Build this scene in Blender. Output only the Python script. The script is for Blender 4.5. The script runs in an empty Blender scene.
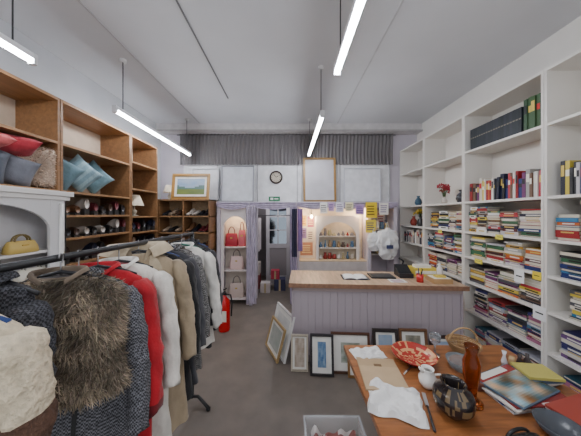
import bpy, math, random
from mathutils import Vector, Matrix, noise, Euler
R=random.Random(7)
S=bpy.context.scene
def lin(c):
    return tuple(((x/255)/12.92 if x/255<=0.04045 else (((x/255)+0.055)/1.055)**2.4) for x in c[:3])
# ---------------------------------------------------------------- materials
_m={}
def mat(kind):
    if kind in _m: return _m[kind]
    m=bpy.data.materials.new(kind); m.use_nodes=True; nt=m.node_tree; N=nt.nodes; L=nt.links
    p=N['Principled BSDF']; a=N.new('ShaderNodeAttribute'); a.attribute_name='Col'
    tc=N.new('ShaderNodeTexCoord')
    def mul(src,fac_out):
        x=N.new('ShaderNodeMix'); x.data_type='RGBA'; x.blend_type='MULTIPLY'; x.inputs[0].default_value=1
        L.new(src,x.inputs[6]); L.new(fac_out,x.inputs[7]); return x.outputs[2]
    def ramp(src,a0,a1,p0=0.3,p1=0.7):
        r=N.new('ShaderNodeValToRGB'); r.color_ramp.elements[0].position=p0; r.color_ramp.elements[1].position=p1
        r.color_ramp.elements[0].color=(a0,a0,a0,1); r.color_ramp.elements[1].color=(a1,a1,a1,1); L.new(src,r.inputs[0]); return r.outputs[0]
    def nz(scale,mp=(1,1,1),det=3,dist=0):
        q=N.new('ShaderNodeMapping'); q.inputs['Scale'].default_value=mp; L.new(tc.outputs['Object'],q.inputs[0])
        n=N.new('ShaderNodeTexNoise'); n.inputs['Scale'].default_value=scale; n.inputs['Detail'].default_value=det
        n.inputs['Distortion'].default_value=dist; L.new(q.outputs[0],n.inputs['Vector']); return n.outputs[0]
    def bump(src,s,d=0.01):
        b=N.new('ShaderNodeBump'); b.inputs['Strength'].default_value=s; b.inputs['Distance'].default_value=d
        L.new(src,b.inputs['Height']); L.new(b.outputs[0],p.inputs['Normal'])
    col=a.outputs['Color']
    if kind=='matte': p.inputs['Roughness'].default_value=.75; col=mul(col,ramp(nz(9),.88,1.05))
    elif kind=='gloss': p.inputs['Roughness'].default_value=.22
    elif kind=='satin': p.inputs['Roughness'].default_value=.45
    elif kind=='metal': p.inputs['Metallic'].default_value=1; p.inputs['Roughness'].default_value=.35
    elif kind=='mirror': p.inputs['Metallic'].default_value=1; p.inputs['Roughness'].default_value=.06
    elif kind=='wood':
        p.inputs['Roughness'].default_value=.45; col=mul(col,ramp(nz(3,(9,1,9),5,.6),.72,1.12)); bump(nz(6,(9,1,9)),.1)
    elif kind=='tabletop':
        p.inputs['Roughness'].default_value=.28; col=mul(col,ramp(nz(4,(1,10,4),5,.8),.6,1.15))
    elif kind=='fabric':
        p.inputs['Roughness'].default_value=.9; p.inputs['Sheen Weight'].default_value=.12
        col=mul(col,ramp(nz(14,(1,1,.5)),.74,1.1)); bump(nz(30),.5)
    elif kind=='tweed':
        p.inputs['Roughness'].default_value=.95
        c=N.new('ShaderNodeTexChecker'); c.inputs['Scale'].default_value=140
        c.inputs[1].default_value=(1.1,1.1,1.1,1); c.inputs[2].default_value=(.22,.22,.23,1)
        L.new(tc.outputs['Object'],c.inputs[0]); col=mul(col,c.outputs[0]); col=mul(col,ramp(nz(70),.45,1.2))
    elif kind=='fur': p.inputs['Roughness'].default_value=.9
    elif kind=='shear':
        p.inputs['Roughness'].default_value=1; n=nz(60,det=5); col=mul(col,ramp(n,.74,1.05)); bump(n,1,.02)
    elif kind=='glass':
        p.inputs['Roughness'].default_value=.05; p.inputs['Transmission Weight'].default_value=.85; p.inputs['IOR'].default_value=1.3
    elif kind=='sheer':
        p.inputs['Roughness'].default_value=.9; p.inputs['Alpha'].default_value=.85
    elif kind=='plastic':
        p.inputs['Roughness'].default_value=.25; p.inputs['Alpha'].default_value=.35
    elif kind.startswith('emit'):
        L.new(col,p.inputs['Emission Color']); p.inputs['Emission Strength'].default_value=float(kind[4:])
    L.new(col,p.inputs['Base Color'])
    _m[kind]=m; return m
def surf(name,c,rough,scale,lo,hi,bumps=.1,mp=(1,1,1)):
    m=bpy.data.materials.new(name); m.use_nodes=True; N=m.node_tree.nodes; L=m.node_tree.links; p=N['Principled BSDF']
    p.inputs['Roughness'].default_value=rough
    tc=N.new('ShaderNodeTexCoord'); q=N.new('ShaderNodeMapping'); q.inputs['Scale'].default_value=mp
    n=N.new('ShaderNodeTexNoise'); n.inputs['Scale'].default_value=scale; n.inputs['Detail'].default_value=6
    L.new(tc.outputs['Object'],q.inputs[0]); L.new(q.outputs[0],n.inputs['Vector'])
    r=N.new('ShaderNodeValToRGB'); c=lin(c)
    r.color_ramp.elements[0].position=.3; r.color_ramp.elements[1].position=.7
    r.color_ramp.elements[0].color=(*[x*lo for x in c],1); r.color_ramp.elements[1].color=(*[x*hi for x in c],1)
    L.new(n.outputs[0],r.inputs[0]); L.new(r.outputs[0],p.inputs['Base Color'])
    b=N.new('ShaderNodeBump'); b.inputs['Strength'].default_value=bumps; b.inputs['Distance'].default_value=.01
    L.new(n.outputs[0],b.inputs['Height']); L.new(b.outputs[0],p.inputs['Normal'])
    return m
# ---------------------------------------------------------------- mesh builder
T=Matrix.Translation
def RX(a): return Matrix.Rotation(math.radians(a),4,'X')
def RY(a): return Matrix.Rotation(math.radians(a),4,'Y')
def RZ(a): return Matrix.Rotation(math.radians(a),4,'Z')
class MB:
    def __init__(s,M=None): s.v=[];s.f=[];s.c=[];s.k=[];s.s=[];s.M=M or Matrix()
    def add(s,vs,fs,col,kind='matte',sm=False,M=None):
        MM=s.M@M if M else s.M
        o=len(s.v); s.v+= [tuple(MM@Vector(q)) for q in vs]
        for i,f in enumerate(fs):
            s.f.append(tuple(o+j for j in f)); s.c.append(col[i] if isinstance(col,list) else col); s.k.append(kind); s.s.append(sm)
    def box(s,x0,x1,y0,y1,z0,z1,col,kind='matte',M=None):
        v=[(x,y,z) for z in (z0,z1) for y in (y0,y1) for x in (x0,x1)]
        s.add(v,[(0,2,3,1),(4,5,7,6),(0,1,5,4),(2,6,7,3),(0,4,6,2),(1,3,7,5)],col,kind,False,M)
    def tube(s,pts,r,col,kind='matte',n=10,M=None,cap=True):
        pts=[Vector(p) for p in pts]; rr=r if isinstance(r,(list,tuple)) else [r]*len(pts)
        vs=[];up=None
        for i,p in enumerate(pts):
            d=(pts[min(i+1,len(pts)-1)]-pts[max(i-1,0)]).normalized()
            if up is None:
                a=Vector((0,0,1)) if abs(d.z)<.9 else Vector((1,0,0)); up=d.cross(a).normalized()
            up=(up-d*up.dot(d)).normalized(); w=d.cross(up)
            for j in range(n):
                t=2*math.pi*j/n; vs.append(p+(up*math.cos(t)+w*math.sin(t))*rr[i])
        fs=[(i*n+j,i*n+(j+1)%n,(i+1)*n+(j+1)%n,(i+1)*n+j) for i in range(len(pts)-1) for j in range(n)]
        if cap: fs+=[tuple(range(n))[::-1],tuple((len(pts)-1)*n+j for j in range(n))]
        s.add(vs,fs,col,kind,True,M)
    def lathe(s,prof,c,col,kind='matte',n=28,M=None,colf=None):
        vs=[(c[0]+r*math.cos(2*math.pi*j/n),c[1]+r*math.sin(2*math.pi*j/n),c[2]+z) for r,z in prof for j in range(n)]
        fs=[(i*n+j,i*n+(j+1)%n,(i+1)*n+(j+1)%n,(i+1)*n+j) for i in range(len(prof)-1) for j in range(n)]
        cc=col
        if colf: cc=[colf(i,j) for i in range(len(prof)-1) for j in range(n)]
        s.add(vs,fs,cc,kind,True,M)
    def grid(s,fn,nu,nv,col,kind='matte',sm=True,M=None,colf=None):
        vs=[fn(i/nu,j/nv) for i in range(nu+1) for j in range(nv+1)]
        fs=[(i*(nv+1)+j,(i+1)*(nv+1)+j,(i+1)*(nv+1)+j+1,i*(nv+1)+j+1) for i in range(nu) for j in range(nv)]
        cc=col
        if colf: cc=[colf((i+.5)/nu,(j+.5)/nv) for i in range(nu) for j in range(nv)]
        s.add(vs,fs,cc,kind,sm,M)
    def obj(s,name,bevel=0):
        me=bpy.data.meshes.new(name); me.from_pydata(s.v,[],s.f)
        ks=sorted(set(s.k)); 
        for k in ks: me.materials.append(mat(k))
        at=me.color_attributes.new('Col','FLOAT_COLOR','CORNER'); data=[]
        cache={}
        for i,p in enumerate(me.polygons):
            p.material_index=ks.index(s.k[i]); p.use_smooth=s.s[i]
            c=s.c[i]
            if c not in cache: cache[c]=(*lin(c),1)
            for _ in range(p.loop_total): data+=cache[c]
        at.data.foreach_set('color',data); me.update()
        o=bpy.data.objects.new(name,me); S.collection.objects.link(o)
        if bevel:
            b=o.modifiers.new('b','BEVEL'); b.width=bevel; b.segments=2; b.limit_method='ANGLE'
        return o
def room(name,x0,x1,y0,y1,z0,z1,m):
    b=MB(); b.box(x0,x1,y0,y1,z0,z1,(255,255,255)); o=b.obj(name); o.data.materials.clear(); o.data.materials.append(m); return o
# ---------------------------------------------------------------- room
CH=3.35
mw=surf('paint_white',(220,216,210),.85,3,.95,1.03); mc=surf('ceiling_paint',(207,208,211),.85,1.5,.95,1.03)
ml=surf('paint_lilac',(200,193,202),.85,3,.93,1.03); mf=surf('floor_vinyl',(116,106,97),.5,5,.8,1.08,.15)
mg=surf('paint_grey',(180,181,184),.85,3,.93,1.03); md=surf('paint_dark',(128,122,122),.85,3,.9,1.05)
room('floor',-2.6,2.6,-.8,6.2,-.1,0,mf)
room('ceiling',-2.6,2.6,-.8,6.2,CH,CH+.1,mc)
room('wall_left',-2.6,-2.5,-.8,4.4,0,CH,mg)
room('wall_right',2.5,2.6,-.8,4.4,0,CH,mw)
def wall_back():
    b=MB()
    for x0,x1,z0,z1 in((-2.6,-.62,0,CH),(.12,2.6,0,CH),(-.62,.12,1.86,CH)):
        b.box(x0,x1,4.4,4.5,z0,z1,(255,255,255))
    o=b.obj('wall_back'); o.data.materials.clear(); o.data.materials.append(ml)
wall_back()
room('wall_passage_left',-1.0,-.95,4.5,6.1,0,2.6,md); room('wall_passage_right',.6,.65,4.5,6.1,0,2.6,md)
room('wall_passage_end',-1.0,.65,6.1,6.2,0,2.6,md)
b=MB(); b.box(-2.5,2.5,4.22,4.4,3.2,CH,(204,200,200)); b.box(-2.5,2.5,4.20,4.22,3.2,3.23,(170,166,164)); b.obj('trim_1')
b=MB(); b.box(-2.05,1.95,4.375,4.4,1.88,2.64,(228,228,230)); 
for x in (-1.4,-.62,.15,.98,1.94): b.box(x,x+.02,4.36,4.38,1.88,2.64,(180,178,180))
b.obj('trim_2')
b=MB(); b.box(-.9,-.888,-.5,3.3,CH-.01,CH,(120,120,122)); b.box(-1.68,-1.665,-.5,4.2,CH-.008,CH,(185,185,188)); b.box(.9,.915,1,4.2,CH-.006,CH,(192,192,194)); b.obj('trim_3')
# ---------------------------------------------------------------- tube lights
def tube_light(x,y0,y1,z=2.74):
    b=MB()
    b.box(x-.022,x+.022,y0,y1,z+.012,z+.05,(225,225,228),'satin')
    b.tube([(x,y0+.01,z),(x,y1-.01,z)],.02,(243,247,255),'emit76',n=14)
    b.box(x-.024,x+.024,y0-.01,y0+.015,z-.024,z+.05,(210,210,212)); b.box(x-.024,x+.024,y1-.015,y1+.01,z-.024,z+.05,(210,210,212))
    for y in (y0+.12,y1-.12):
        b.tube([(x,y,z+.05),(x,y,CH)],.005,(60,60,62),n=6)
        b.lathe([(0.001,-.03),(.03,-.03),(.035,0)],(x,y,CH),(220,220,220),n=12)
    b.obj('tube_light')
tube_light(-1.83,2.36,4.15); tube_light(-1.83,-.15,1.61); tube_light(.37,2.48,4.15); tube_light(.37,-.05,1.74)
# ---------------------------------------------------------------- curtains
def curtain(name,x0,x1,y,z0,z1,amp,n,col,kind='fabric'):
    b=MB()
    def fn(u,v):
        x=x0+(x1-x0)*u; z=z0+(z1-z0)*v
        return (x,y+amp*math.sin(n*2*math.pi*u+.7*math.sin(5*v))+amp*.8*noise.noise((u*n*2,v*2,0)),z)
    b.grid(fn,int(n*8),10,col,kind)
    return b.obj(name)
curtain('net_curtain',-2.1,2.0,4.33,2.6,3.19,.012,60,(114,110,110),'sheer')
b=MB(); b.tube([(-2.15,4.33,3.17),(2.05,4.33,3.17)],.01,(110,110,112),'metal'); 
for x in(-2.1,0,2.0): b.box(x-.01,x+.01,4.33,4.4,3.16,3.18,(110,110,112),'metal')
b.obj('curtain_rail')
# ---------------------------------------------------------------- partition
LIL=(206,198,208)
b=MB()
b.box(-1.3,1.95,4.06,4.36,1.835,1.87,(214,209,213)); b.box(-1.3,1.95,4.04,4.07,1.76,1.87,LIL,'satin')
for x in (-1.3,-.72,.13,1.42,1.89): b.box(x,x+.06,4.05,4.36,0,1.835,LIL,'satin')
b.box(.19,1.42,4.375,4.395,0,1.8,(236,224,204)); b.box(.19,1.42,4.1,4.37,.78,.8,(206,186,154)); b.box(.19,1.42,4.1,4.12,0,.78,(214,204,200))
b.box(1.49,1.88,4.1,4.36,.9,.92,(220,214,210)); b.box(1.49,1.88,4.1,4.36,1.35,1.37,(220,214,210))
b.obj('wall_partition',.003)
curtain('lilac_curtain',-.76,-.58,4.0,.05,1.8,.02,5,(202,192,208))
curtain('lilac_curtain',.02,.15,4.0,.05,1.8,.02,4,(196,184,206))
def swag():
    b=MB()
    for x0,x1 in ((-1.3,-.72),(-.7,.12),(.14,.8),(.8,1.42),(1.42,1.95)):
        b.grid(lambda u,v:(x0+(x1-x0)*u,4.025-.015*math.sin(v*20),1.86-v*(.07+.06*math.sin(math.pi*u))),14,12,(192,180,202),'fabric')
    b.obj('valance_swag')
swag()
b=MB(); b.box(-.36,-.16,4.0,4.012,1.88,1.96,(30,120,76),'satin'); b.box(-.33,-.28,3.998,4.0,1.90,1.94,(236,240,236)); b.box(-.26,-.19,3.998,4.0,1.91,1.93,(236,240,236)); b.box(-.27,-.25,4.012,4.06,1.86,1.90,(200,200,200)); b.obj('exit_sign')
def arch(b,x0,x1,z0,z1,zs,y0,y1,st,col,kind='satin',n=16,rise=None):
    xa,xb=x0+st,x1-st; cx=(xa+xb)/2; rx=(xb-xa)/2; rz=rise or rx
    b.box(x0,xa,y0,y1,z0,z1,col,kind); b.box(xb,x1,y0,y1,z0,z1,col,kind)
    P=[(cx-rx*math.cos(math.pi*i/n),zs+rz*math.sin(math.pi*i/n)) for i in range(n+1)]
    for (ax,az),(bx,bz) in zip(P,P[1:]):
        v=[(ax,y0,az),(bx,y0,bz),(bx,y0,z1),(ax,y0,z1),(ax,y1,az),(bx,y1,bz),(bx,y1,z1),(ax,y1,z1)]
        b.add(v,[(0,1,2,3),(7,6,5,4),(0,4,5,1),(2,6,7,3)],col,kind)
WH=(224,221,218)
b=MB(); arch(b,-1.235,-.725,0,1.76,1.4,4.08,4.11,.05,(230,220,218))
for z in (.1,.62,1.05): b.box(-1.22,-.74,4.11,4.36,z-.02,z,(226,214,210))
b.box(-1.235,-.725,4.37,4.39,0,1.76,(232,220,206)); b.obj('arched_display_cabinet')
def handbag(name,c,w,h,d,col,yaw=0,kind='satin'):
    b=MB(T(c)@RZ(yaw))
    rings=[];n=20
    for i,(t,sw,sd) in enumerate([(0,.92,.9),(0.05,1,1),(.5,.97,.85),(.9,.85,.45),(1,.8,.3)]):
        for j in range(n):
            a=2*math.pi*j/n; ca,sa=math.cos(a),math.sin(a)
            rings.append((w/2*sw*math.copysign(abs(ca)**.4,ca),d/2*sd*math.copysign(abs(sa)**.5,sa),h*t))
    fs=[(i*n+j,i*n+(j+1)%n,(i+1)*n+(j+1)%n,(i+1)*n+j) for i in range(4) for j in range(n)]+[tuple(range(n))[::-1],tuple(80+j for j in range(n))]
    b.add(rings,fs,col,kind,True)
    for y in(-d*.12,d*.12):
        b.tube([(-w*.25,y,h*.95)]+[(-w*.25*math.cos(math.pi*k/8),y,h+.5*h*math.sin(math.pi*k/8)) for k in range(9)]+[(w*.25,y,h*.95)],.006,tuple(int(x*.6) for x in col),kind,8)
    b.box(-.02,.02,-d*.42,-d*.36,h*.6,h*.7,(200,170,90),'metal')
    return b.obj(name)
handbag('handbag',(-1.07,4.2,1.05),.24,.24,.1,(170,40,56)); handbag('handbag',(-.88,4.22,1.05),.14,.30,.09,(204,100,110))
handbag('handbag',(-.98,4.22,.62),.26,.24,.1,(226,196,190)); handbag('handbag',(-.98,4.22,.1),.28,.26,.11,(206,186,176))
# ---------------------------------------------------------------- shoes
def shoe(b,M,col,sole=(40,36,34),heel=.02,L=.26,kind='satin'):
    sec=[(0,.03,.055+heel,.5),(.04,.036,.075+heel,.7),(.10,.034,.07+heel*.8,.8),(.15,.038,.06,.9),(.21,.042,.045,1),(.245,.034,.035,1),(.262,.012,.02,1)]
    n=10; vs=[]
    for x,w,h,f in sec:
        base=.012+heel*max(0,1-x/.15)
        for j in range(n):
            a=2*math.pi*j/n; vs.append((math.cos(a)*w,-x*L/.26+.13,base+(h)*(.5+.5*math.sin(a))))
    k=len(sec)
    fs=[(i*n+j,i*n+(j+1)%n,(i+1)*n+(j+1)%n,(i+1)*n+j) for i in range(k-1) for j in range(n)]+[tuple(range(n)),tuple((k-1)*n+j for j in range(n))[::-1]]
    b.add(vs,fs,col,kind,True,M)
    b.box(-.036,.036,-.125,.02,0,.014,sole,'matte',M); b.box(-.028,.028,.05,.13,0,.014+heel,sole,'matte',M)
SH=[(28,26,28),(40,34,34),(70,48,36),(110,76,52),(22,22,30),(150,130,110),(36,40,60),(90,30,36),(190,180,170),(30,30,30)]
def shoes(name,pts):
    b=MB()
    for x,y,z,yaw in pts: shoe(b,T((x,y,z))@RZ(yaw+R.uniform(-6,6)),R.choice(SH),heel=R.choice([.01,.01,.03,.05]))
    b.obj(name)
# ---------------------------------------------------------------- left wood shelving
WD=(136,98,64); WD2=(156,116,78)
LZ=[.1,.5,.85,1.17,1.42,1.64,1.87,2.31]
def lshelf(y0,y1,zs):
    b=MB()
    b.box(-2.49,-2.1,y0,y0+.022,0,2.71,WD,'wood'); b.box(-2.49,-2.1,y1-.022,y1,0,2.71,WD,'wood')
    b.box(-2.498,-2.485,y0,y1,0,2.71,(192,174,154),'matte')
    b.box(-2.49,-2.1,y0+.022,y1-.022,2.685,2.71,WD2,'wood')
    for z in zs: b.box(-2.485,-2.1,y0+.022,y1-.022,z-.022,z,WD2,'wood')
    b.obj('wooden_shelving_unit')
lshelf(.2,1.145,LZ); lshelf(1.15,2.065,LZ); lshelf(2.07,2.985,LZ); lshelf(2.99,3.6,[.1,.5,.85,1.17,1.4,1.62,2.0,2.36])
for z in (1.17,1.42,1.64): shoes('shoe_row',[(-2.25,2.15+.105*i,z,-90) for i in range(8)])
for z in (1.17,1.40): shoes('shoe_row',[(-2.25,3.08+.11*i,z,-90) for i in range(5)])
b=MB()
b.box(-2.22,-1.34,3.8,3.83,0,0.02,WD,'wood')
for x in (-2.22,-1.80,-1.36): b.box(x,x+.022,3.8,4.14,0,1.9,WD,'wood')
for z in (.1,.4,.72,1.04,1.34,1.62,1.9): b.box(-2.22,-1.338,3.8,4.14,z-.022,z,WD2,'wood')
b.box(-2.22,-1.338,4.14,4.16,0,1.9,(176,146,112),'wood')
b.obj('wooden_shoe_rack')
for z in (.72,1.04,1.34,1.62): shoes('shoe_row',[(x,3.95,z,0) for x in (-2.13,-2.02,-1.91,-1.72,-1.62,-1.52,-1.43)])
def lamp(c,h,r,col=(232,216,190)):
    b=MB(T(c)); 
    b.lathe([(.001,0),(.05,0),(.05,.012),(.018,.025),(.03,.05),(.035,.075),(.012,.1),(.008,h*.6)],(0,0,0),(190,180,160),'gloss')
    b.lathe([(r,h*.5),(r*.55,h),(r*.53,h),(r*.98,h*.5)],(0,0,0),col,'fabric'); b.obj('table_lamp')
lamp((-2.2,3.2,1.62),.3,.12)
lamp((-2.12,4.0,1.9),.26,.11)
# ---------------------------------------------------------------- white arched cabinet (left)
b=MB(T((-1.93,0,0))@RZ(90))
arch(b,.9,1.95,0,1.8,1.52,0,.025,.13,(218,217,218),rise=.2)
b.box(.9,1.95,0,.025,0,.78,(218,217,218),'satin')
b.box(.9,.92,0,.165,0,1.8,WH,'satin'); b.box(1.93,1.95,0,.165,0,1.8,WH,'satin')
b.box(.86,1.99,-.03,.165,1.8,1.84,WH,'satin'); b.box(.88,1.97,-.015,.03,1.765,1.8,WH,'satin')
b.box(.92,1.93,.15,.165,0,1.8,(200,198,200),'matte')
for z in (.78,1.1,1.36): b.box(.92,1.93,.025,.15,z-.02,z,WH,'satin')
for x in (.96,1.9): b.tube([(x,-.01,.8),(x,-.01,1.74)],.018,WH,'satin')
b.obj('arched_mantel_cabinet',.003)
handbag('yellow_handbag',(-2.0,1.68,1.36),.2,.09,.09,(206,176,96),90); handbag('handbag',(-2.0,1.45,1.36),.16,.12,.08,(190,185,170),90)
handbag('handbag',(-2.0,1.75,1.1),.22,.13,.09,(225,220,205),90); handbag('handbag',(-2.0,1.4,1.1),.22,.15,.09,(150,130,110),90)
# ---------------------------------------------------------------- cushions
def cushion(c,s,th,rot,col,fuzzy=0,kind='fabric',stripe=None):
    b=MB(T(c)@Euler([math.radians(a) for a in rot]).to_matrix().to_4x4())
    for sg in(1,-1):
        def fn(u,v):
            U=2*u-1;V=2*v-1
            x=U*(1-.10*(1-V*V)*abs(U)); y=V*(1-.10*(1-U*U)*abs(V))
            w=max(0,(1-U**4))**.5*max(0,(1-V**4))**.5
            return (x*s/2,sg*th/2*w*(1+.12*noise.noise((u*4,v*4,sg))),y*s/2)
        b.grid(fn,16,16,col,kind,colf=(lambda u,v:(stripe if int(u*8)%2 else col)) if stripe else None)
    if fuzzy:
        for _ in range(4500):
            U=R.uniform(-1,1);V=R.uniform(-1,1);sg=R.choice((1,-1)); w=max(0,(1-U**4))**.5*max(0,(1-V**4))**.5
            p=Vector((U*s/2*(1-.1*(1-V*V)),sg*th/2*w,V*s/2*(1-.1*(1-U*U)))); d=Vector((U*.6+R.uniform(-.5,.5),sg,V*.6+R.uniform(-.7,.2))).normalized()*fuzzy
            t=Vector((R.uniform(-1,1),0,R.uniform(-1,1)))*.004; k=R.uniform(.85,1.2)
            b.add([p-t,p+t,p+d],[(0,1,2)],tuple(min(255,int(x*k)) for x in col),'fur')
    return b.obj('cushion')
cushion((-2.24,1.94,2.075),.38,.13,(0,4,56),(200,180,162),.025)
cushion((-2.2,1.80,2.00),.25,.12,(0,18,62),(94,96,104)); cushion((-2.3,1.66,2.03),.30,.12,(0,-10,75),(140,140,146)); cushion((-2.2,1.60,2.0),.26,.10,(0,8,66),(74,78,88))
cushion((-2.22,1.80,2.19),.28,.11,(70,0,64),(170,40,54)); cushion((-2.24,1.64,2.21),.26,.1,(80,10,70),(190,90,90)); 
cushion((-2.22,2.16,2.05),.30,.12,(0,32,50),(104,132,142)); cushion((-2.2,2.36,2.07),.30,.12,(0,42,58),(150,176,184),stripe=(128,156,166)); cushion((-2.26,2.60,2.07),.30,.12,(0,45,60),(108,140,150))
# ---------------------------------------------------------------- right bookcases
BZ=[.12,.5,.84,1.14,1.44,1.80,2.41]; WS=(226,222,215)
def bookcase(y0,y1):
    b=MB()
    b.box(2.15,2.49,y0,y0+.02,0,2.87,WS,'satin'); b.box(2.15,2.49,y1-.02,y1,0,2.87,WS,'satin')
    b.box(2.485,2.498,y0,y1,0,2.87,(218,212,204),'satin'); b.box(2.15,2.49,y0+.02,y1-.02,2.845,2.87,WS,'satin')
    for z in BZ: b.box(2.155,2.485,y0+.02,y1-.02,z-.024,z,WS,'satin')
    b.box(2.17,2.185,y0+.02,y1-.02,0,.096,WS,'satin'); b.obj('bookcase')
U=[(.14,1.015),(1.02,1.895),(1.9,2.775),(2.78,3.595),(3.6,4.37)]
for a,c in U: bookcase(a,c)
BC=[(150,30,36),(26,46,104),(216,210,196),(40,40,44),(180,140,50),(46,100,70),(190,186,190),(110,50,100),(196,96,40),(46,114,154),(226,222,214),(84,30,36),(24,30,56),(160,160,155),(180,50,64),(206,184,70),(226,226,222),(112,84,66),(50,50,60),(80,80,86)]
def uprights(b,y0,y1,z,pal=BC,h=(.17,.25),th=(.014,.04),x=2.19,ln=1,mark=1):
    y=y0
    while y<y1-.02:
        t=R.uniform(*th); 
        if y+t>y1: break
        hh=R.uniform(*h); d=min(.27,R.uniform(.14,.2)); c=R.choice(pal); xo=R.uniform(0,.02)*ln; lean=R.choice([0,0,0,0,R.uniform(-5,5)])*ln
        M=T((x+xo,y+t/2,z+ (.002 if lean else 0)))@RX(lean)
        b.box(0,d,-t/2,t/2-.001,0,hh,c,'satin',M)
        b.box(.004,d-.002,-t/2+.002,t/2-.003,hh-.001,hh+.0005,(232,224,204),'matte',M)
        c2=R.choice([(240,236,220),(220,190,90),(30,30,34),(200,40,40)]) if mark else (120,116,100)
        b.box(-.0012,0,-t/2+.003,t/2-.004,hh*.55,hh*(R.uniform(.7,.88) if mark else .6),c2,'satin',M)
        y+=t+.001+abs(math.sin(math.radians(lean)))*hh*.9
def stacks(b,y0,y1,z,hmax,pal=BC,x=2.19,full=.95):
    y=y0
    while y<y1-.1:
        w=min(R.uniform(.13,.22),y1-y); zz=z; top=z+hmax*R.uniform(.68,full)
        while True:
            t=R.uniform(.012,.036)
            if zz+t>top: break
            c=R.choice(pal); d=R.uniform(.14,.2); ww=w*R.uniform(.85,1.0); M=T((x+R.uniform(0,.02),y+w/2,zz))@RZ(R.uniform(-4,4))
            b.box(0,d,-ww/2,ww/2,0,.0025,c,'satin',M); b.box(0,d,-ww/2,ww/2,t-.003,t-.0005,c,'satin',M)
            if R.random()<.75:
                b.box(-.001,.003,-ww/2,ww/2,0.0005,t-.001,c,'satin',M)
                b.box(-.002,-.0005,-ww*.3,ww*.25,t*.3,t*.7,R.choice([(220,218,210),(200,170,90),(30,30,30),c]),'satin',M)
            b.box(.003,d-.003,-ww/2+.003,ww/2-.003,.0025,t-.003,(214,206,186),'matte',M)
            zz+=t
        y+=w+R.uniform(.001,.01)
def bk(fn,name='book_row'):
    b=MB(); fn(b); b.obj(name)
DK=[(40,46,52),(34,40,46),(46,50,58)]
def enc(b):
    uprights(b,2.12,2.74,2.41,DK,(.25,.252),(.028,.030),ln=0,mark=0); uprights(b,1.94,2.11,2.41,[(60,90,56),(50,80,52)],(.3,.31),(.03,.035))
bk(enc)
bk(lambda b:uprights(b,1.93,2.74,1.80,h=(.17,.27))); bk(lambda b:uprights(b,1.05,1.86,1.80,h=(.2,.32)))
BX=[(50,50,100),(170,170,180),(40,80,96),(150,54,54),(104,70,120),(54,54,58),(204,198,186),(80,120,144),(160,100,126)]
for y0,y1 in U[1:4]:
    bk(lambda b:stacks(b,y0+.03,y1-.03,1.44,.33,full=1),'book_stacks'); bk(lambda b:stacks(b,y0+.03,y1-.03,1.14,.265,full=1),'book_stacks'); bk(lambda b:stacks(b,y0+.03,y1-.03,.84,.26),'book_stacks')
    bk(lambda b:stacks(b,y0+.03,y1-.03,.5,.3,BX),'boxed_game_stacks'); bk(lambda b:stacks(b,y0+.03,y1-.03,.12,.33,BX),'boxed_game_stacks')
bk(lambda b:stacks(b,.2,.98,1.14,.26),'book_stacks'); bk(lambda b:uprights(b,.2,.98,1.44),'book_row')
bk(lambda b:uprights(b,3.7,4.3,1.14,[(236,232,226),(200,190,180),(60,60,70)]),'book_row')
def tag(y,z,w,h,col): 
    b=MB(); b.box(2.146,2.149,y-w/2,y+w/2,z-h,z,col); b.box(2.1455,2.146,y-w*.3,y+w*.3,z-h*.55,z-h*.45,(60,60,60)); b.obj('shelf_price_label')
for y,z,w,h,c in ((2.1,1.13,.09,.12,(240,240,238)),(1.93,.86,.1,.12,(238,238,238)),(2.3,1.44,.08,.05,(230,220,90)),(2.55,1.14,.1,.05,(228,215,80)),(1.95,1.15,.07,.07,(236,210,60)),(3.2,1.43,.07,.05,(230,220,90)),(1.5,1.14,.12,.07,(236,220,80))): tag(y,z,w,h,c)
def vase(name,c,prof,col,kind='gloss',stems=None):
    b=MB(T(c)); b.lathe(prof,(0,0,0),col,kind)
    if stems:
        sc,n,L=stems
        for _ in range(n):
            a=R.uniform(0,6.28);q=R.uniform(.02,.09); z0=prof[-1][1]-.02; e=Vector((q*math.cos(a),q*math.sin(a),z0+R.uniform(.5,1)*L))
            b.tube([(0,0,z0-.04),(e.x*.4,e.y*.4,z0+L*.4),e],.0025,(70,90,50),n=5)
            for k in range(6):
                p=e+Vector((R.uniform(-.02,.02),R.uniform(-.02,.02),R.uniform(-.03,.02)))
                b.lathe([(.001,-.012),(.012,0),(.001,.012)],p,sc,'matte',n=6)
    return b.obj(name)
VP=[(.001,0),(.04,0),(.06,.05),(.05,.1),(.02,.14),(.028,.17)]
vase('flower_vase',(2.28,3.3,1.8),[(r*.7,z*.6) for r,z in VP],(200,190,180),stems=((180,40,60),18,.2))
vase('vase',(2.28,2.98,1.8),VP,(60,60,66)); vase('vase',(2.3,4.0,1.8),VP,(60,90,110)); vase('vase',(2.3,3.75,1.8),VP,(220,220,216))
vase('flower_vase',(2.28,3.9,1.44),VP,(60,60,60),stems=((210,180,60),12,.14)); vase('vase',(2.3,4.15,1.44),VP,(150,60,50))
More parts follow.
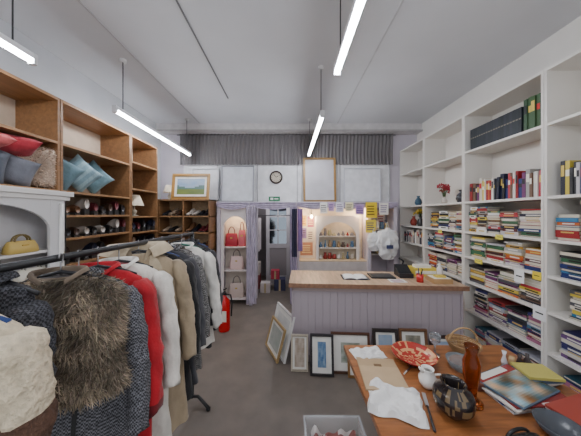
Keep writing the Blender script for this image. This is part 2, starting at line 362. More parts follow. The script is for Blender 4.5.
# ---------------------------------------------------------------- frames
def frame(name,w,h,loc,yaw,lean,col,border=.03,matc=(236,234,228),mb=.04,art='land',pal=None,fk='satin'):
    b=MB(T(loc)@RZ(yaw)@RX(-lean))
    t=.022
    for x0,x1,z0,z1 in((-w/2,w/2,0,border),(-w/2,w/2,h-border,h),(-w/2,-w/2+border,border,h-border),(w/2-border,w/2,border,h-border)):
        b.box(x0,x1,-t,0,z0,z1,col,fk)
    i=border*.55
    for x0,x1,z0,z1 in((-w/2+i,w/2-i,i,border),(-w/2+i,w/2-i,h-border,h-i)): b.box(x0,x1,-t-.004,-t,z0,z1,tuple(int(q*.8) for q in col),fk)
    b.box(-w/2+border,w/2-border,-.008,-.001,border,h-border,matc)
    if art:
        a0,a1,c0,c1=-w/2+border+mb,w/2-border-mb,border+mb,h-border-mb; sd=R.uniform(0,99)
        def cf(u,v):
            n=noise.noise((u*4+sd,v*4,1))*.5+.5
            if art=='land':
                if v>.5+.08*math.sin(u*6+sd): c=(130+40*n,158+20*n,190)
                elif v>.35: c=(90,110+20*n,110)
                else: c=(90+40*n,110+30*n,66)
            else:
                A,B=pal; c=tuple(A[k]*(n)+B[k]*(1-n) for k in range(3))
            return tuple(int(q) for q in c)
        b.grid(lambda u,v:(a0+(a1-a0)*u,-.010,c0+(c1-c0)*v),14,12,(0,0,0),'satin',False,colf=cf)
    return b.obj(name)
frame('framed_painting',.66,.46,(-1.72,3.92,1.902),0,8,(166,124,64),.05,mb=.04)
frame('white_canvas',.62,.70,(-.97,4.22,1.872),0,6,(150,150,156),.022,matc=(206,208,214),art=None)  # dark grey border paints in the shadow edges around the white panel
frame('white_canvas',.5,.62,(-1.6,4.3,1.905),0,3,(200,200,204),.02,matc=(220,220,222),art=None)
frame('gilt_framed_mirror',.62,.86,(.58,4.24,1.872),0,6,(150,114,60),.04,matc=(196,192,194),mb=.0,art='x',pal=((170,166,170),(200,198,202)))
frame('white_canvas',.7,.66,(1.4,4.3,1.872),0,3,(200,200,206),.02,matc=(222,222,226),art=None)
b=MB(T((-.25,4.37,2.36))@RX(90)); b.lathe([(.001,0),(.125,0),(.13,.012),(.12,.03),(.10,.022),(.001,.02)],(0,0,0),(52,40,36),'gloss',40)
b.lathe([(.001,.021),(.095,.0225)],(0,0,0),(196,186,170),'matte',30)
for k in range(12):
    a=k*math.pi/6; b.box(-.005,.005,.07,.09,.0235,.025,(30,30,30),'matte',RZ(math.degrees(a)))
b.box(-.005,.005,0,.055,.026,.028,(20,20,20),'matte',RZ(-60)); b.box(-.004,.004,0,.075,.028,.030,(20,20,20),'matte',RZ(40)); b.obj('wall_clock')
# ---------------------------------------------------------------- right alcove
b=MB(); arch(b,.5,1.3,.801,1.62,1.2,4.16,4.18,.05,(238,232,226),rise=.3)
for z in (1.02,1.24): b.box(.52,1.28,4.18,4.36,z-.015,z,(232,224,216))
b.box(.5,.52,4.18,4.36,.801,1.6,(236,228,220)); b.box(1.28,1.3,4.18,4.36,.801,1.6,(236,228,220)); b.obj('arched_display_shelf')
def ornaments(name,x0,x1,y,z,n,pal,s=1):
    b=MB()
    for i in range(n):
        x=x0+(x1-x0)*(i+.5)/n; h=R.uniform(.05,.13)*s; r=R.uniform(.02,.04)*s
        b.lathe([(.001,0),(r*.8,0),(r,h*.3),(r*R.uniform(.3,.9),h*.7),(r*R.uniform(.4,.8),h),(.001,h)],(x,y,z),R.choice(pal),'gloss',n=12)
    b.obj(name)
OP=[(240,236,230),(170,140,100),(220,210,196),(130,130,136),(150,60,56),(90,120,150),(200,184,140),(96,76,66)]
for z in (.802,1.02,1.24): ornaments('ornaments',.56,1.24,4.27,z,8,OP,1.1)
def poster(name,x0,x1,y,z0,z1,c,c2=(60,60,60)):
    b=MB(); b.box(x0,x1,y-.004,y,z0,z1,c); w=x1-x0;h=z1-z0
    for k in range(4): b.box(x0+w*.12,x1-w*(.12+.15*R.random()),y-.0055,y-.004,z0+h*(.2+.17*k),z0+h*(.26+.17*k),c2)
    b.obj(name)
poster('poster',.22,.34,4.37,1.42,1.62,(216,180,90),(150,60,60)); poster('poster',.36,.48,4.37,1.4,1.6,(180,90,120),(240,220,160)); poster('poster',.22,.34,4.37,1.18,1.38,(150,130,180),(90,60,60)); poster('poster',.36,.48,4.37,1.12,1.36,(226,216,196),(90,60,60)); poster('poster',.22,.46,4.37,.85,1.1,(194,140,110),(240,220,160))
for x0,x1,z0,z1,c,c2 in ((.55,.68,1.66,1.85,(244,242,238),(70,60,60)),(.70,.80,1.7,1.86,(200,170,210),(90,60,130)),(.83,.97,1.68,1.86,(236,232,244),(90,60,130)),(1.0,1.14,1.7,1.86,(244,236,200),(110,90,60)),(1.18,1.33,1.64,1.82,(180,150,200),(90,60,130))): poster('notice_card',x0,x1,3.995,z0,z1,c,c2)
poster('poster',1.36,1.56,3.99,1.58,1.86,(236,204,50),(80,60,30)); poster('poster',1.36,1.54,3.99,1.32,1.55,(240,214,80),(70,70,120)); poster('poster',1.60,1.76,3.99,1.64,1.85,(240,236,228),(110,80,140)); poster('poster',1.54,1.66,4.36,1.45,1.7,(224,220,240),(110,80,140)); poster('poster',1.7,1.86,4.36,1.45,1.72,(240,220,210),(180,60,60))
ornaments('ornaments',1.52,1.86,4.2,.921,4,OP,1.6); ornaments('ornaments',1.52,1.86,4.2,1.371,4,OP,1.2)
for x,y,z,e in ((.42,4.2,1.6,8),(1.3,4.22,1.68,6),(-.98,4.2,1.68,3)):
    b=MB(T((x,y,z))); b.lathe([(.001,-.03),(.02,-.022),(.028,0),(.02,.022),(.012,.04)],(0,0,0),(255,224,170),'emit40',16)
    b.lathe([(.014,.035),(.014,.07)],(0,0,0),(60,60,60)); b.tube([(0,0,.07),(0,0,1.835-z)],.003,(40,40,40),n=6); b.obj('hanging_bulb')
    l=bpy.data.lights.new('warm','POINT'); l.energy=e; l.color=(1,.74,.46); l.shadow_soft_size=.04; o=bpy.data.objects.new('bulb_glow',l); o.location=(x,y-.06,z-.03); S.collection.objects.link(o)
curtain('hanging_scarf',.05,.14,3.93,.9,1.74,.015,3,(46,44,76)); curtain('hanging_scarf',.15,.24,3.94,1.0,1.74,.012,3,(150,120,172))
# ---------------------------------------------------------------- passage contents
b=MB()
for x in(-.5,-.02): b.box(x-.04,x+.04,5.3,5.34,0,2,(190,186,188),'satin')
for z0,z1 in((0,.2),(.85,.95),(1.9,2.0)): b.box(-.46,-.06,5.3,5.34,z0,z1,(190,186,188),'satin')
b.box(-.46,-.06,5.315,5.325,.2,.85,(150,144,144),'satin')
for z in(1.27,1.59): b.box(-.46,-.06,5.305,5.335,z-.012,z+.012,(190,186,188))
b.box(-.27,-.25,5.305,5.335,.95,1.9,(190,186,188)); b.box(-.46,-.06,5.318,5.322,.95,1.9,(150,160,170),'mirror'); b.obj('door_1')
def box_pile():
    b=MB()
    for x,y,z,s,c in((-.8,5.1,0,.3,(140,60,60)),(-.78,5.1,.3,.26,(200,190,180)),(.2,5.1,0,.34,(90,80,90)),(.22,5.1,.34,.28,(150,110,80)),(-.2,4.95,0,.24,(60,60,90)),(-.3,4.95,.24,.18,(190,60,80)),(-.5,4.8,0,.2,(210,200,196))):
        b.box(x-s/2,x+s/2,y-s/2,y+s/2,z,z+s,c); b.box(x-.02,x+.02,y-s/2-.002,y-s/2,z,z+s,(190,170,130))
    b.obj('stacked_boxes',.004)
box_pile()
def clothes_passage():
    b=MB(); b.tube([(-.94,4.9,1.62),(.58,4.9,1.62)],.012,(120,120,120),'metal')
    for x,c in ((-.85,(40,40,50)),(-.75,(150,50,60)),(-.65,(210,200,200)),(.2,(60,50,60)),(.3,(40,50,80)),(.42,(170,150,160))):
        b.grid(lambda u,v:(x+.03*math.sin(u*9),4.75+.3*u,1.58-.7*v-.05*abs(u-.5)),8,8,c,'fabric')
    b.obj('clothes_rail')
clothes_passage()
l=bpy.data.lights.new('passage','POINT'); l.energy=30; l.shadow_soft_size=.15; l.color=(.95,.95,1); o=bpy.data.objects.new('passage_fill_light',l); o.location=(-.2,4.75,2.3); S.collection.objects.link(o)  # unseen point lamp without a fitting, added to brighten the passage
# ---------------------------------------------------------------- counter
CM=T((.03,2.52,0))@RZ(-3.5)
CC=(174,163,169)
b=MB(CM)
b.box(.02,1.82,.02,.04,0,.845,(160,149,155),'satin')
n=22
for i in range(n):
    x=.02+1.8*i/n; b.box(x+.0012,x+1.8/n-.0012,.015,.02,.07,.80,CC,'satin')
b.box(.0,1.84,.0,.02,0,.07,(152,142,147),'satin'); b.box(0,1.84,0,.02,.79,.845,(178,160,158),'satin')
b.box(0,.02,0,.5,0,.845,CC,'satin'); b.box(1.82,1.84,0,.5,0,.845,CC,'satin'); b.box(.02,1.82,.3,.5,.4,.42,(150,130,120))
b.box(-.03,1.87,-.04,.54,.845,.885,(200,168,138),'wood'); b.box(-.032,1.872,-.048,-.04,.84,.887,(146,108,84),'wood')
b.obj('shop_counter',.002)
def onc(x,y): return CM@T((x,y,.886))
b=MB(onc(.75,.24)); 
for sg in(-1,1): b.grid(lambda u,v:(sg*u*.15,(v-.5)*.2,.004+.014*math.sin(math.pi*min(1,u*1.1))**.5 if 0<u<.9 else .004),10,3,(244,244,242),'matte')
b.box(-.155,.155,-.105,.105,0,.004,(40,50,80)); b.obj('open_ledger')
b=MB(onc(1.08,.3)); b.box(-.14,.14,-.1,.1,0,.016,(36,38,42),'satin'); b.box(-.12,.12,-.08,.03,.016,.019,(60,62,66)); b.obj('laptop')
b=MB(onc(1.36,.33)); b.box(-.08,.08,-.09,.09,0,.05,(40,40,44),'satin'); b.add([(-.08,-.05,.05),(.08,-.05,.05),(.08,.09,.13),(-.08,.09,.13),(-.08,.09,.05),(.08,.09,.05)],[(0,1,2,3),(0,3,4),(1,5,2),(3,2,5,4)],(30,32,36),'satin')
b.tube([(.02,.09,.1),(.05,.12,.16),(.0,.13,.2)],.012,(30,30,34)); b.obj('card_terminal',.003)
b=MB(onc(1.44,.1)); b.lathe([(.001,0),(.035,0),(.037,.09),(.033,.09),(.031,.01)],(0,0,0),(190,40,40),'gloss')
for k in range(6): b.tube([(R.uniform(-.015,.015),R.uniform(-.015,.015),.012),(R.uniform(-.03,.03),R.uniform(-.03,.03),.15)],.004,R.choice([(30,30,120),(30,30,30),(230,200,60)]),n=6)
b.obj('pen_pot')
b=MB(onc(1.66,.12)); b.box(-.1,.1,-.08,.08,0,.05,(186,150,104)); b.box(-.09,.09,-.07,.07,.05,.055,(240,236,220)); b.box(-.05,.05,-.04,.03,.055,.075,(228,200,90)); b.obj('card_box')
b=MB(onc(1.62,.40)); b.box(-.14,.14,-.08,.08,0,.1,(220,198,80)); b.box(-.12,.12,-.081,-.08,.03,.07,(240,240,230)); b.box(-.1,.08,-.05,.05,.1,.13,(236,234,230)); b.obj('leaflet_box')
b=MB(onc(1.2,.12)); b.box(-.09,.09,-.06,.06,0,.004,(240,240,236)); b.box(-.07,.05,-.05,.03,.004,.008,(200,180,190),M=RZ(15)); b.obj('paper_sheets')
b=MB(onc(1.77,.3)); b.lathe([(.001,0),(.03,0),(.032,.02),(.032,.11),(.012,.14),(.012,.17),(.001,.17)],(0,0,0),(230,226,220),'gloss',16); b.obj('spray_bottle')
def leanf(x,w,h,col,**k):
    d=k.pop('d',0); p=CM@Vector((x,-.085-d-h*math.sin(math.radians(10)),0)); frame('picture_frame',w,h,(p.x,p.y,0.003),-3.5,8.5,col,**k)
leanf(.09,.18,.36,(196,184,166),art='x',pal=((150,130,110),(220,210,200)),mb=.02,border=.018)
leanf(.32,.24,.40,(44,40,44),art='x',pal=((40,84,140),(180,195,205)),mb=.055,border=.022,d=.05)
leanf(.62,.40,.40,(86,52,34),art='x',pal=((210,210,205),(120,130,110)),mb=.08,border=.022)
leanf(.74,.32,.30,(140,100,54),art='land',mb=.03,border=.02,d=.07)
leanf(.98,.26,.45,(40,30,28),art='land',mb=.03,border=.03)
leanf(1.26,.28,.46,(110,74,46),art='x',pal=((190,180,160),(100,100,90)),mb=.04,border=.025)
leanf(1.58,.3,.40,(54,34,30),art='land',mb=.03,border=.03)
frame('picture_frame',.5,.50,(-.14,2.70,.003),-66,14,(230,228,226),.02,art='x',pal=((226,224,220),(200,200,200)),mb=.06)
frame('picture_frame',.40,.36,(-.20,2.66,.003),-66,16,(170,142,96),.02,art='x',pal=((190,190,185),(150,160,150)),mb=.04)
b=MB(T((-.92,3.2,0))); b.lathe([(.001,0),(.075,0),(.08,.02),(.08,.38),(.07,.43),(.03,.47),(.025,.5),(.001,.5)],(0,0,0),(200,20,24),'gloss')
b.box(-.025,.025,-.02,.02,.5,.53,(30,30,30)); b.box(-.012,.012,-.11,.02,.53,.55,(30,30,30)); b.box(-.012,.012,-.1,.02,.56,.575,(30,30,30),M=RX(-8))
b.tube([(.02,0,.51),(.09,0,.5),(.11,0,.4),(.1,0,.2)],.01,(24,24,24)); b.box(-.05,.05,-.082,-.078,.15,.3,(230,225,210)); b.obj('fire_extinguisher')
def bag(cx,cy,cz,s,strap=True):
    b=MB(T((cx,cy,cz)))
    def fn(u,v):
        a=2*math.pi*u; r=(math.sin(math.pi*(v*.86+.07))**.5)*.18*s*(1+.4*noise.noise((math.cos(a)*2.5,math.sin(a)*2.5,v*5+cx)))
        if v>.9: r*=.35
        return (r*math.cos(a),r*.5*math.sin(a),v*.55*s)
    b.grid(fn,28,18,(236,236,236),'satin',False)
    b.tube([(-.03,0,.53*s),(0,.0,.66*s),(.03,0,.53*s)],.006,(230,230,230))
    if strap: b.box(-.06,.05,-.115,-.10,.2,.26,(60,70,110))
    b.tube([(0,0,.66*s),(0,4.05-cy if cy<4.05 else 0.01,.67*s)],.006,(60,60,60),'metal')
    b.obj('hanging_plastic_bag')
bag(1.72,3.93,.86,1); bag(1.50,3.96,1.0,.62,False)
# ---------------------------------------------------------------- clothes rack
RZ0=1.48
def rx(y): return -.92+(y-.3)/1.6*.08
b=MB()
p0=(rx(.3),.3,RZ0); p1=(rx(1.95),1.95,RZ0)
b.tube([p0,p1],.014,(26,26,28),'satin',14); b.tube([(p0[0],p0[1],.12),(p1[0],p1[1],.12)],.011,(26,26,28),'satin')
for p in (p0,p1):
    b.tube([(p[0],p[1],.06),(p[0],p[1],RZ0+.01)],.014,(26,26,28),'satin')
    b.tube([(p[0]-.25,p[1]-.05,.02),(p[0]-.12,p[1],.07),(p[0]+.05,p[1],.07),(p[0]+.16,p[1]-.06,.022)],.013,(26,26,28),'satin')
    for dx,dy in((-.25,-.05),(.16,-.06)): b.lathe([(.001,-.02),(.016,-.018),(.018,0),(.001,.006)],(p[0]+dx,p[1]+dy,.022),(16,16,16),n=12)
b.obj('clothes_rack')
def lerp_prof(P,z):
    for a,c in zip(P,P[1:]):
        if a[0]>=z>=c[0]:
            t=(a[0]-z)/(a[0]-c[0]+1e-9)
            return a[1]+(c[1]-a[1])*t, a[2]+(c[2]-a[2])*t
    return P[-1][1],P[-1][2]
HC=[(60,44,34),(30,60,120),(36,36,40),(60,44,34),(40,110,90),(110,76,50),(36,36,40)]
def garment(name,y,hem,col,kind='fabric',w=.2,yaw=15,sl=.58,th=.046,fold=.2,sleeves=True,lap=None,opening=None,collar=True,fur=None,cuff=None,furlen=.03,nf=5000,x=0,buttons=None,collarf=None,top=.03,band=None,inner=(60,56,56),gap=0):
    M=T((rx(y)+x,y,RZ0))@RZ(yaw); b=MB(M@T((0,0,-top))); sd=R.uniform(0,99); hz=hem-RZ0+top
    P=[(-.045,.055,.035),(-.065,.12,.036),(-.10,.17,.04),(-.15,w*.97,th),(-.3,w*.92,th*1.1),(-.5,w*.92,th*1.15),(min(hz,-.55),w*1.14,th*1.3)]
    if hz>-.55: P=[(-.045,.055,.035),(-.065,.12,.036),(-.10,min(.17,w*.9),.04),(-.15,w*.97,th),(hz*.7,w*.95,th*1.15),(hz,w*1.03,th*1.2)]
    nz=40; na=56
    zs=[-.045,-.055,-.065,-.08,-.1,-.12,-.15]+[-.15+(hz+.15)*(i/nz) for i in range(1,nz+1)]
    def pt(a,z,off=0):
        hw,t=lerp_prof(P,z); dep=min(1,max(0,(-z-.1)/.35))
        ca,sa=math.cos(a),math.sin(a)
        f=1+fold*dep*(math.sin(5*a+sd+z*2)+.6*math.sin(9*a+sd*2+3*z))
        X=hw*math.copysign(abs(ca)**.8,ca); Y=t*math.copysign(abs(sa)**.75,sa)*f
        nn=(noise.noise((X*7+sd,Y*7,z*5))*.022+noise.noise((X*22+sd,Y*22,z*13))*.009)*dep
        Y+=nn; X+=nn*.6
        return Vector((X+off*ca,Y+off*sa,z))
    vs=[pt(2*math.pi*j/na,z) for z in zs for j in range(na)]
    k=len(zs)
    fs=[(i*na+j,(i+1)*na+j,(i+1)*na+(j+1)%na,i*na+(j+1)%na) for i in range(k-1) for j in range(na)]+[tuple(range(na))]
    cc=[ (band[1] if band and zs[i]<band[0] else (inner if gap and abs(j+.5-na*.75)<gap*(.6+.8*i/k) else col)) for i in range(k-1) for j in range(na)]+[inner]
    b.add(vs,fs,cc,kind,True)
    samples=[(2*math.pi*R.random(),R.uniform(hz,-.05)) for _ in range(nf)] if fur else []
    for a,z in samples:
        p=pt(a,z,0); nrm=Vector((math.cos(a)*.5,math.sin(a),0)).normalized(); cl=noise.noise((p.x*14,p.z*14,sd))
        d=(nrm*.8+Vector((R.uniform(-.5,.5)+cl,R.uniform(-.4,.4),R.uniform(-1.4,.3)))).normalized()*furlen*R.uniform(.6,1.2)
        t=Vector((R.uniform(-1,1),R.uniform(-.4,.4),R.uniform(-.3,.3))).normalized()*.003; kk=R.uniform(.7,1.25)*(1+.5*cl)
        b.add([p-t,p+t,p+d],[(0,1,2)],tuple(max(0,min(255,int(q*kk/8)*8)) for q in fur),'fur')
    def front(u,z,off):
        hw,t=lerp_prof(P,z); c=max(-1,min(1,u/hw)); a=2*math.pi-math.acos(math.copysign(abs(c)**1.25,c))
        p=pt(a,z); p.y-=off; return p
    if lap:
        for sg in(-1,1):
            b.grid(lambda u,v:front(sg*((.045*(1-v)+.008)+(.015+.075*math.sin(math.pi*min(1,v*1.25))**.8*(1-.4*v))*u),-.06-.36*v,.008+.006*u),4,16,lap,kind)
    if opening: b.grid(lambda u,v:front((u-.5)*.016,-.1+(hz+.12)*v,.004),2,24,opening,'matte')
    if buttons:
        for q in range(4): 
            p=front(.03,-.28-.13*q,.012); b.lathe([(.001,0),(.011,0),(.011,.004),(.001,.005)],(0,0,0),buttons,'gloss',12,T(p)@RX(90))
    if collar:
        cr=collarf or (.05,.045)
        def cfn(u,v):
            a=math.pi*(1.5+.12)+ (2*math.pi*.88)*u
            e=.10 if collarf else 0
            return ((.055+cr[0]*.5*(v))*math.cos(a)*(1.1+e*v*5),(.04+.02*v)*math.sin(a)-.005,-.06+cr[1]*math.sin(v*math.pi*.75)-cr[1]*.5*v*(1 if collarf else .2)-.04*(max(0,-math.sin(a)))**3)
        b.grid(cfn,28,6,lap or col,kind)
    if sleeves:
        for sg in(-1,1):
            n=26;q0=R.uniform(-.06,.0);n2=18;vs=[]
            for i in range(n+1):
                t=i/n; c=Vector((sg*(w*.84+.06*math.sin(t*1.8)),-.012+q0*t-.05*t*t,-.11-sl*t))
                ra=(.050-.010*t)*(.55 if i==0 else (.85 if i==1 else 1)); rb=(.062-.014*t)*(.5 if i==0 else (.85 if i==1 else 1))
                for j in range(n2):
                    a=2*math.pi*j/n2; nn=1+.30*noise.noise((math.cos(a)*1.6+sd*sg,math.sin(a)*1.6,t*9+sd))+.12*noise.noise((math.cos(a)*3,math.sin(a)*3+sd,t*26))
                    vs.append(c+Vector((ra*math.cos(a)*nn,rb*math.sin(a)*nn,.012*math.sin(a*2+sd)*(1 if i==n else 0))))
            fs=[(i*n2+j,(i+1)*n2+j,(i+1)*n2+(j+1)%n2,i*n2+(j+1)%n2) for i in range(n) for j in range(n2)]+[tuple(range(n2)),tuple(n*n2+j for j in range(n2))[::-1]]
            cc=[ (band[1] if band and -.11-sl*(i/n)<band[0] else (cuff if cuff and i>n-3 else col)) for i in range(n) for j in range(n2)]+[col,inner]
            b.add(vs,fs,cc,kind,True)
    b.M=M
    b.tube([(0,0,-.05-top),(0,0,-.012)]+[(0,.016*math.sin(a)+0,.0+.018*-math.cos(a)) for a in [0.4+4.2*i/9 for i in range(10)]],.0025,(150,150,152),'metal',6)
    b.tube([(-.15,0,-.085-top),(-.08,0,-.05-top),(0,0,-.03-top),(.08,0,-.05-top),(.15,0,-.085-top)],.007,R.choice(HC),'satin',8)
    return b.obj(name)
CR=(224,208,180)
garment('shearling_jacket',.56,.9,CR,'shear',w=.205,yaw=14,sl=.38,fold=.05,top=.03,th=.06,lap=(216,198,168),band=(-.29,(92,66,52)),x=.02)
garment('patterned_cardigan',.70,1.12,(74,74,80),'tweed',yaw=8,top=.0,w=.145,sl=.3,x=-.05)
garment('fur_gilet',.86,.95,(112,98,84),'fur',w=.2,yaw=24,sleeves=False,fur=(150,136,118),furlen=.036,nf=24000,fold=.06,top=.02,th=.06,x=.02)
garment('tweed_coat',.95,.40,(116,116,122),'tweed',yaw=24,lap=(106,106,110),opening=(40,40,40),top=.05)
garment('red_jacket',1.04,.48,(176,18,34),'fabric',yaw=26,opening=(90,10,20),cuff=(110,14,24),top=.04,lap=(186,26,40),gap=1.5,inner=(60,20,24))
garment('white_coat',1.16,.36,(226,221,212),'fabric',yaw=30,lap=(232,228,220),w=.215,buttons=(120,90,60),top=.04,gap=1.2,inner=(120,30,36))
garment('suede_coat',1.30,.34,(168,150,124),'fabric',yaw=38,lap=(190,174,148),collarf=(.12,.11),w=.235,opening=(100,82,62),buttons=(90,66,44),th=.055,top=.01)
garment('black_coat',1.43,.42,(26,26,29),'fabric',yaw=28,lap=(40,40,44),w=.21)
garment('grey_coat',1.52,.45,(64,64,70),'fabric',yaw=26,lap=(80,80,86),gap=2)
garment('tweed_coat',1.60,.5,(140,138,136),'tweed',yaw=30,lap=(130,130,130),gap=2)
garment('white_jacket',1.71,.6,(222,218,211),'fabric',yaw=40,w=.22,lap=(230,226,220),opening=(140,130,120),x=.035,buttons=(60,50,50),gap=1.5)
garment('black_coat',1.81,.55,(30,30,34),'fabric',yaw=22,w=.19); garment('black_coat',1.89,.66,(44,42,48),'fabric',yaw=16,w=.2)
# ---------------------------------------------------------------- wooden table
b=MB(); TZ=.76
b.box(.37,1.44,.5,1.53,TZ-.03,TZ,(152,96,56),'tabletop')
for x0,x1,y0,y1 in((.46,1.36,1.42,1.44),(.46,1.36,.58,.60),(.46,.48,.6,1.42),(1.34,1.36,.6,1.42)): b.box(x0,x1,y0,y1,TZ-.11,TZ-.03,(120,70,38),'wood')
for x in(.62,1.33):
    for y in(.6,1.4): b.tube([(x,y,TZ-.03),(x,y,0)],[.03,.02],(110,66,36),'wood',12)
b.obj('wooden_table',.003)
Z=TZ+.001
def colr(i,j):
    if i<=3: return (150,44,38)
    n=noise.noise((math.cos(j*.2618/2)*3,math.sin(j*.2618/2)*3,i*.9))
    return (206,150,104) if n>.12 else (164,50,42)
b=MB(T((.76,1.37,Z))); b.lathe([(.001,0),(.05,0),(.09,.014),(.118,.035),(.125,.046),(.119,.046),(.1,.031),(.085,.022),(.065,.016),(.05,.012),(.03,.011),(.001,.01)],(0,0,0),(180,40,36),'gloss',48,colf=colr); b.obj('patterned_dish')
b=MB(T((.715,1.16,Z))); b.lathe([(.001,0),(.025,0),(.04,.02),(.043,.045),(.03,.07),(.026,.085),(.03,.095),(.027,.094),(.022,.08)],(0,0,0),(242,239,234),'gloss')
b.tube([(.038,0,.06),(.065,0,.062),(.07,0,.04),(.055,0,.025),(.04,0,.025)],.005,(238,234,228),'gloss',8); b.tube([(-.025,0,.08),(-.045,0,.1)],[.012,.005],(238,234,228),'gloss',8); b.obj('cream_jug')
def cj(i,j): return (36,31,32) if noise.noise((j*.55,i*.9,2))<.2 else (110,92,66)
b=MB(T((.73,1.0,Z))); b.lathe([(.001,0),(.035,0),(.045,.01),(.066,.03),(.075,.045),(.08,.075),(.078,.09),(.07,.11),(.045,.13),(.05,.145),(.045,.145),(.038,.13),(.03,.06)],(0,0,0),(30,26,28),'gloss',56,colf=cj); b.obj('ornate_black_vase')
b=MB(T((.86,1.06,Z))); b.lathe([(.001,0),(.045,0),(.045,.01),(.018,.03),(.022,.07),(.034,.13),(.036,.19),(.022,.235),(.03,.27),(.027,.27),(.018,.235),(.03,.19),(.02,.08)],(0,0,0),(186,100,44),'glass'); b.obj('amber_glass_vase')
b=MB(T((1.13,1.12,Z))); 
for k,(dx,dy,r,c) in enumerate(((0,0,8,(190,190,194)),(.01,.01,-4,(50,66,110)),(-.01,0,14,(216,212,204)),(.02,-.01,4,(130,44,44)),(0,.01,20,(80,100,120)))):
    b.box(-.15,.15,-.105,.105,.008*k,.008*k+.007,c,'gloss',T((dx,dy,0))@RZ(r))
sdd=3.3
def mg_(u,v):
    n=noise.noise((u*3,v*3,sdd)); m_=noise.noise((u*5,v*5,9))
    if v>.78: return (216,212,206) if .1<u<.8 and v>.84 else (140,50,50)
    q=130+140*n; return tuple(int(max(0,min(255,z))) for z in (q+60*m_,q,q-10-40*m_))
b.grid(lambda u,v:(-.145+.29*u,-.1+.2*v,.0405),24,18,(0,0,0),'gloss',False,T((0,.01,0))@RZ(20),mg_)
b.obj('magazine_stack')
b=MB(T((1.27,.95,Z)))
for k,c in enumerate(((190,186,180),(40,56,84),(204,198,196),(150,60,50))): b.box(-.12,.12,-.08,.08,.012*k,.012*k+.011,c,'satin',RZ(-10+8*k))
b.obj('book_stack')
def crump(name,c,w,d,h,col,yaw,seed,kind='matte'):
    b=MB(T(c)@RZ(yaw)); b.grid(lambda u,v:((u-.5)*w*(1+.15*noise.noise((v*3,seed,0))),(v-.5)*d*(1+.15*noise.noise((u*3,seed,5))),.002+h*max(0,.35+noise.noise((u*5,v*5,seed)))*(1 if 0<u<1 and 0<v<1 else .1)),22,22,col,kind,False); return b.obj(name)
crump('crumpled_tissue_paper',(.50,1.06,Z),.24,.2,.05,(230,228,226),-20,3); crump('tissue_paper',(.50,1.43,Z),.2,.12,.02,(226,224,222),10,8)
b=MB(T((.51,1.25,Z))@RZ(-6)); b.box(-.11,.11,-.13,.13,0,.006,(176,150,116)); b.box(-.108,.108,-.128,.05,.006,.009,(186,160,126)); b.box(-.02,.02,.05,.07,.006,.01,(110,84,56)); b.obj('kraft_folder')
b=MB(T((1.10,1.42,Z)))
WK=(176,142,98)
for k in range(20):
    a=2*math.pi*k/20; b.tube([(.05*math.cos(a),.05*math.sin(a),0.004),(.09*math.cos(a),.09*math.sin(a),.08)],.003,WK,n=5)
for q in range(9):
    r=.05+.04*q/8; z=.004+.076*q/8; b.tube([(r*math.cos(2*math.pi*k/24),r*math.sin(2*math.pi*k/24),z) for k in range(25)],.005,WK if q%2 else (150,116,78),n=5)
b.tube([(-.09,0,.08)]+[(-.09*math.cos(math.pi*k/12),0,.08+.09*math.sin(math.pi*k/12)) for k in range(1,12)]+[(.09,0,.08)],.005,WK,n=6)
b.obj('woven_basket')
b=MB(T((.98,1.28,Z))); b.lathe([(.001,0),(.035,0),(.06,.02),(.075,.06),(.07,.06),(.055,.022),(.001,.008)],(0,0,0),(220,226,230),'glass'); b.obj('glass_bowl')
b=MB(T((.92,1.42,Z))); b.lathe([(.001,0),(.03,0),(.03,.004),(.005,.01),(.005,.06),(.03,.09),(.034,.13),(.031,.13),(.026,.092)],(0,0,0),(220,224,228),'glass'); b.obj('wine_glass')
b=MB(T((.68,1.28,Z))@RZ(40)); b.tube([(-.06,0,.006),(.03,0,.006)],.004,(200,200,204),'metal',6); b.lathe([(.001,0),(.02,.004),(.022,.008)],(.05,0,0),(200,200,204),'metal',12); b.obj('spoon')
b=MB(T((.62,.99,Z))@RZ(70)); b.tube([(-.08,0,.006),(.05,0,.006)],[.006,.004],(40,40,44),'satin',8); b.box(.05,.13,-.008,.008,.004,.007,(190,190,194),'metal'); b.obj('table_knife')
handbag('black_purse',(.87,.84,Z),.2,.05,.1,(30,30,34),10)
b=MB(T((1.08,.9,Z))); b.lathe([(.001,0),(.04,0),(.06,.02),(.075,.05),(.072,.05),(.055,.02),(.001,.008)],(0,0,0),(70,74,80),'gloss'); b.obj('pewter_bowl')
ornaments('glass_ornaments',1.24,1.42,1.32,Z,4,[(220,220,230),(70,60,60),(190,160,120)],.7)
b=MB(T((1.32,1.2,Z)))
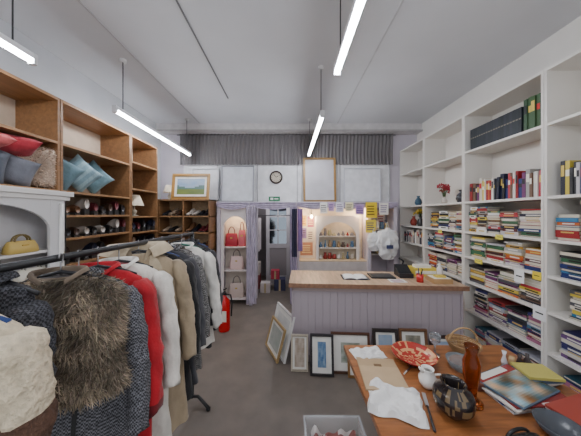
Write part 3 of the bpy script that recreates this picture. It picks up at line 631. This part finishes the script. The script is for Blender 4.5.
for k,c in enumerate(((60,60,66),(196,190,180),(44,70,100),(180,170,90))): b.box(-.08,.08,-.06,.06,.014*k,.014*k+.013,c,'satin',RZ(20-9*k))
b.obj('book_stack')
b=MB(T((.98,1.15,Z))); b.box(-.035,.035,-.025,.025,0,.03,(90,50,40),'satin'); b.box(-.037,.037,-.027,.027,.03,.038,(110,66,50),'satin'); b.obj('trinket_box',.002)
def crate():
    b=MB(T((.29,1.36,0.002)))
    w0,w1,d0,d1,h=.14,.18,.14,.17,.27
    def wall(p,q): b.grid(lambda u,v:((p[0]*(1-u)+q[0]*u)*(w0+(w1-w0)*v),(p[1]*(1-u)+q[1]*u)*(d0+(d1-d0)*v),v*h),2,2,(226,228,230),'plastic',False)
    C=[(-1,-1),(1,-1),(1,1),(-1,1)]
    for i in range(4): wall(C[i],C[(i+1)%4])
    b.box(-w0,w0,-d0,d0,0,.004,(214,216,220),'plastic')
    for x0,x1,y0,y1 in((-w1-.012,w1+.012,-d1-.012,-d1),(-w1-.012,w1+.012,d1,d1+.012),(-w1-.012,-w1,-d1,d1),(w1,w1+.012,-d1,d1)): b.box(x0,x1,y0,y1,h-.012,h,(216,220,224),'plastic')
    b.grid(lambda u,v:((u-.5)*.29,(v-.5)*.29,.14+.10*max(0,.5+noise.noise((u*5,v*5,4)))),24,24,(0,0,0),'fabric',False,None,lambda u,v:(216,210,206) if noise.noise((u*3,v*3,7))<.1 else (150,96,90))
    b.obj('plastic_storage_crate')
crate()
# ---------------------------------------------------------------- world, camera
w=bpy.data.worlds.new('World'); S.world=w; w.use_nodes=True; bg=w.node_tree.nodes['Background']; bg.inputs[0].default_value=(.92,.95,1,1); bg.inputs[1].default_value=1.1
cam=bpy.data.cameras.new('Camera'); cam.sensor_width=36; cam.lens=225/581*36; cam.clip_start=.02
cam.shift_x=(290.5-289)/581; cam.shift_y=(214-218)/581
co=bpy.data.objects.new('Camera',cam); co.location=(0,0,1.65); co.rotation_euler=(math.radians(90),0,0); S.collection.objects.link(co); S.camera=co
